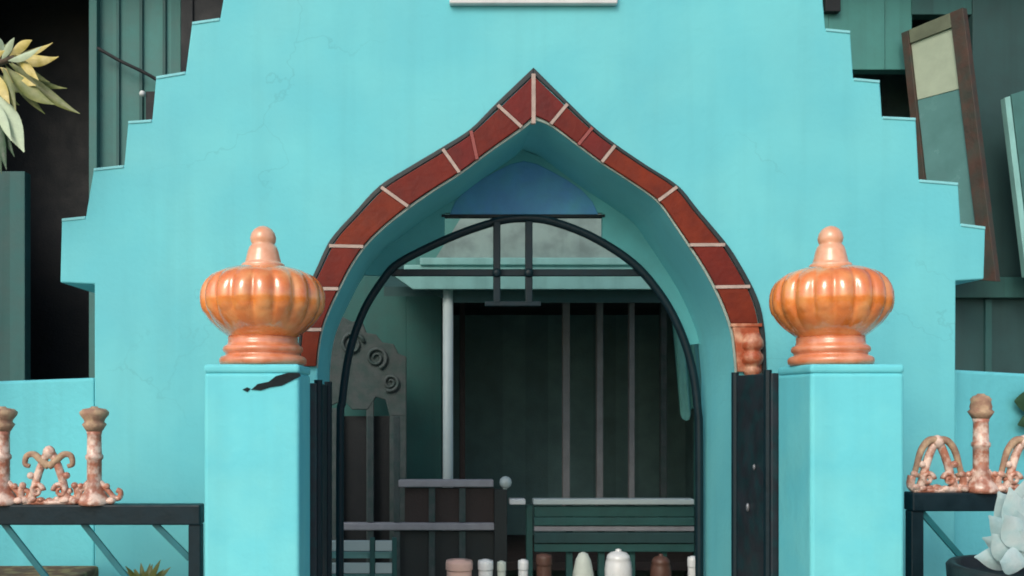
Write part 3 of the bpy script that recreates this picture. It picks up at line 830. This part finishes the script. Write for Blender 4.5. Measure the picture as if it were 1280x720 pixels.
# carved grey screen at left inside
fs = thing('fretwork_screen', 'weathered grey carved screen with scalloped top at left inside the arch', 'screen', (P(465, 0, 2.5).x, 2.5, 0))
FYY = 2.5
g2 = 500 + 1.65 * F / (D + FYY)
sc_top = [(395, 395), (420, 392), (440, 402), (452, 400), (458, 416), (470, 418), (478, 428), (492, 430), (498, 442), (508, 446)]
poly('carved_head', sc_top + [(508, 520), (487, 520), (482, 500), (470, 496), (460, 512), (440, 512), (430, 500), (395, 515)], FYY, .05, FRET, fs, .006)
for x0, x1 in ((395, 425), (458, 467), (487, 508)):
    rect('screen_post', x0, 510 if x0 != 458 else 500, x1, g2, FYY + .003, .044, FRET, fs, .004)
for cx_, cy_, r in ((440, 430, 15), (470, 447, 14), (488, 478, 11)):
    bm = bmesh.new()
    pts = []
    for q in range(26):
        a_ = q / 25 * 3.4 * PI + cx_; rr_ = sz(r, FYY) * (1 - q / 32)
        pts.append(P(cx_, cy_, FYY - .012) + Vector((rr_ * math.cos(a_), 0, rr_ * math.sin(a_))))
    tube(bm, pts, [.013 - .006 * q / 25 for q in range(26)], 7)
    link_mesh('carved_scroll', bm, FRET, fs, smooth=True)

rect('shade_backing', 395, 520, 507, g2, FYY + .08, .02, BLACK, fs, .003)  # black board standing in for the shade of an opening behind

# pale hanging cloth at right inside
hc = bmesh.new()
CYY = 1.6
rows = []
for j in range(13):
    f = j / 12; row = []
    for i in range(13):
        g = i / 12
        x = 852 + 30 * g ; y = 372 + f * (146 + 8 * math.sin(g * 9))
        p = P(x - 14 * (1 - f), y, CYY); p.y += .03 * math.sin(g * 14 + f)
        row.append(hc.verts.new(p))
    rows.append(row)
fl = [hc.faces.new((rows[j][i], rows[j][i + 1], rows[j + 1][i + 1], rows[j + 1][i])) for j in range(12) for i in range(12)]
bmesh.ops.solidify(hc, geom=fl, thickness=.006)
o = link_mesh('hanging_cloth', hc, CLOTH, None, smooth=True, loc=P(860, 372, CYY))
tag(o, 'pale teal cloth hanging at right inside the arch above the railing', 'cloth')
bm = bmesh.new(); tube(bm, [P(828, 371, CYY), P(905, 371, CYY)], .008, 8)
o = link_mesh('curtain_rod', bm, IRON, None, smooth=True, loc=P(850, 371, CYY)); tag(o, 'thin dark rod carrying the hanging teal cloth', 'rod')

# pale slatted low gate bottom left inside
SGY = 1.5
sg = thing('slatted_gate', 'low pale green slatted gate at lower left inside the arch', 'gate', (P(455, 0, SGY).x, SGY, 0))
for y0 in (676, 704, 732, 760):
    for x0, x1 in ((405, 462), (469, 490)):
        rect('slat', x0, y0, x1, y0 + 13, SGY, .025, PLASTIC, sg, .004)
    rect('back_slat', 405, y0 + 14, 490, y0 + 22, SGY + .05, .02, FASC, sg, .003)
for x in (400, 465.5, 493):
    rect('post', x - 3, 672, x + 3, 500 + 1.65 * F / (D + SGY), SGY + .003, .02, GREENB, sg, .003)

# bench with jars just inside
BY = 1.15
bz_ = P(0, 790, BY).z
bn = thing('bench', 'dark timber bench inside the arch under a row of jars', 'bench', (P(700, 0, BY).x, BY, 0))
bm = bmesh.new(); box(bm, P(520, 0, BY).x, P(880, 0, BY).x, BY - .16, BY + .16, bz_ - .04, bz_); link_mesh('seat', bm, BENCHM, bn, bevel=.006)
for x in (535, 865):
    for yo in (-.12, .12):
        bm = bmesh.new(); c = P(x, 0, BY); box(bm, c.x - .025, c.x + .025, BY + yo - .025, BY + yo + .025, 0, bz_ - .04); link_mesh('leg', bm, BENCHM, bn, bevel=.004)
def jar(label, px, ytop, w, m, kind):
    c = P(px, 0, BY); h = P(0, ytop, BY).z - bz_; r = sz(w / 2, BY)
    c = Vector((c.x, BY, bz_))
    prof = {'tub': [(.80, 0), (.86, .02), (.95, .84), (.94, .86), (1.02, .862), (1.03, .87), (1.03, .95), (.97, .985), (.5, .99), (.48, 1), (.1, 1)],
            'bottle': [(.9, 0), (1, .03), (1, .66), (.97, .72), (.80, .79), (.66, .83), (.64, .87), (.86, .872), (.88, .88), (.88, .985), (.8, 1)],
            'cone': [(.9, 0), (1.0, .05), (1, .40), (.95, .55), (.8, .74), (.6, .90), (.35, .98), (.1, 1)],
            'round': [(.6, 0), (.7, .03), (.9, .3), (1, .6), (1, .76), (.94, .84), (.86, .88), (.88, .885), (.82, .92), (.6, .955), (.25, .97), (.2, .975), (.22, .99), (.1, 1)]}[kind]
    bm = bmesh.new(); lathe(bm, [(a * r, z * h) for a, z in prof], c, 32)
    o = link_mesh('jar', bm, m, None, smooth=True, loc=c)
    return tag(o, label, 'jar', 'jars in a row inside the arch')
jar('blush pink tub, leftmost and widest of the jars inside the arch', 574, 699, 33, POTPK, 'tub')
jar('bright white jar just right of the pink tub', 607, 699, 19, POTWH, 'tub')
jar('slim lavender-white jar, third from the left', 627, 701, 11, POTGR, 'tub')
jar('slim white jar midway along the row, before the dark newel', 654, 699, 13, POTWH, 'tub')
jar('dull brown-grey jar left of the chalky cone-topped one', 680, 692, 20, POTBR, 'tub')
jar('chalky white jar with a cone-shaped top', 729, 690, 32, POTGR, 'cone')
jar('big round-shouldered white jar, tallest of the row', 773, 686, 34, POTWH, 'round')
jar('brown jar between the big round white jar and right end', 826, 692, 26, POTBR, 'round')
jar('slim white jar at the right end of the row beside the reveal', 866, 695, 13, POTWH, 'tub')

# right window: brown-framed sash swung outward
wn = thing('window', 'brown-framed window sash swung open with a cream upper pane, upper right', 'window', P(1200, 200, 2.6))
# corner points of the opened sash: hinge edge far, free edge near, foot pushed outwards
A0, A1 = P(1129, 42, 2.95), P(1206, 10, 2.55)          # top hinge, top free
B0, B1 = P(1162, 345, 2.85), P(1248, 352, 2.45)        # bottom hinge, bottom free
def sash_pt(u, v): return A0.lerp(A1, u).lerp(B0.lerp(B1, u), v)
nv = (A1 - A0).cross(B0 - A0).normalized()
if nv.y > 0: nv = -nv
def sash_bar(name, u0, u1, v0, v1, t, m, off=0.0):
    bm = bmesh.new()
    q = [sash_pt(u0, v0), sash_pt(u1, v0), sash_pt(u1, v1), sash_pt(u0, v1)]
    q = [p + nv * (t / 2 + off) for p in q]
    prism(bm, q, -nv * t)
    return link_mesh(name, bm, m, wn, bevel=.003)
sash_bar('stile', 0, .12, 0, 1, .05, WOODF)
sash_bar('stile', .80, 1, 0, 1, .05, WOODF)
sash_bar('top_rail', .13, .80, 0, .055, .048, OLIVE)
sash_bar('bottom_rail', .13, .80, .93, 1, .048, WOODF)
sash_bar('upper_pane', .12, .80, .055, .285, .012, CREAM)  # opaque cream colour over the upper part of the sash
sash_bar('lower_pane', .12, .80, .287, .93, .012, GLASSY)  # opaque teal colour over the lower part of the sash
# second shutter at the right edge
sh = thing('window_shutter', 'pale-edged teal shutter cut by the right edge of the photo', 'shutter', P(1290, 240, 2.6))
q0 = [P(1256, 122, 2.6), P(1263, 120, 2.6), P(1290, 346, 2.6), P(1283, 346, 2.6)]
bm = bmesh.new(); prism(bm, q0, (0, .05, 0)); link_mesh('edge_stile', bm, FASC, sh, bevel=.003)
bm = bmesh.new(); prism(bm, [P(1264, 118, 2.61), P(1420, 70, 2.61), P(1430, 346, 2.61), P(1291, 346, 2.61)], (0, .03, 0)); link_mesh('panel', bm, PLANK, sh, bevel=.003)

# cable and insulator on the left wing
bm = bmesh.new(); tube(bm, smooth_curve([P(122, 60, 2.93), P(150, 76, 2.92), P(175, 88, 2.92), P(198, 101, 2.94), P(230, 125, 2.95)], 5), .012, 8)
o = link_mesh('cable', bm, BLACK, None, smooth=True, loc=P(160, 80, 2.93)); tag(o, 'black cable slanting across the grey-teal planks at upper left', 'cable')
ins = thing('wall_bracket', 'small dark wall bracket with a white insulator, upper left planks', 'bracket', P(186, 130, 2.95))
rect('plate', 182, 114, 195, 152, 2.94, .078, BLACK, ins, .004)
bm = bmesh.new(); ball(bm, P(178, 117, 2.93), .022); link_mesh('insulator', bm, WHITE, ins, smooth=True)

# ------------------------------------------------------------------ light, sky, camera
w = bpy.data.worlds.new('World'); sc.world = w; w.use_nodes = True
nt = w.node_tree
bg = nt.nodes['Background']
sky = nt.nodes.new('ShaderNodeTexSky'); sky.sky_type = 'NISHITA'; sky.sun_disc = False
EL, AZ = math.radians(36), math.radians(207)      # azimuth clockwise from +Y: sun behind the camera, a little left
sky.sun_elevation = EL; sky.sun_rotation = AZ
sky.dust_density = 3.0; sky.air_density = 1.0; sky.ozone_density = 1.0
nt.links.new(sky.outputs[0], bg.inputs[0]); bg.inputs[1].default_value = .15
sd = bpy.data.lights.new('sun', 'SUN'); sd.energy = .85; sd.angle = math.radians(28); sd.color = (1, .96, .9)
so = bpy.data.objects.new('sun', sd); COL.objects.link(so)
dirv = Vector((math.sin(AZ) * math.cos(EL), math.cos(AZ) * math.cos(EL), math.sin(EL)))
so.rotation_euler = dirv.to_track_quat('Z', 'Y').to_euler(); so.location = dirv * 20

cd = bpy.data.cameras.new('camera'); co = bpy.data.objects.new('camera', cd); COL.objects.link(co)
co.location = (0, -D, ZC); co.rotation_euler = (PI / 2, 0, 0)
cd.sensor_fit = 'HORIZONTAL'; cd.sensor_width = 36; cd.lens = F / 1280 * 36
cd.shift_x = (640 - VX) / 1280; cd.shift_y = (HY - 360) / 1280
cd.clip_end = 1000; cd.clip_start = .05
sc.camera = co

sc.view_settings.view_transform = 'Standard'; sc.view_settings.look = 'None'
sc.view_settings.exposure = 0.21; sc.view_settings.gamma = 1
sc.cycles.use_denoising = True
sc.cycles.filter_width = 1.8
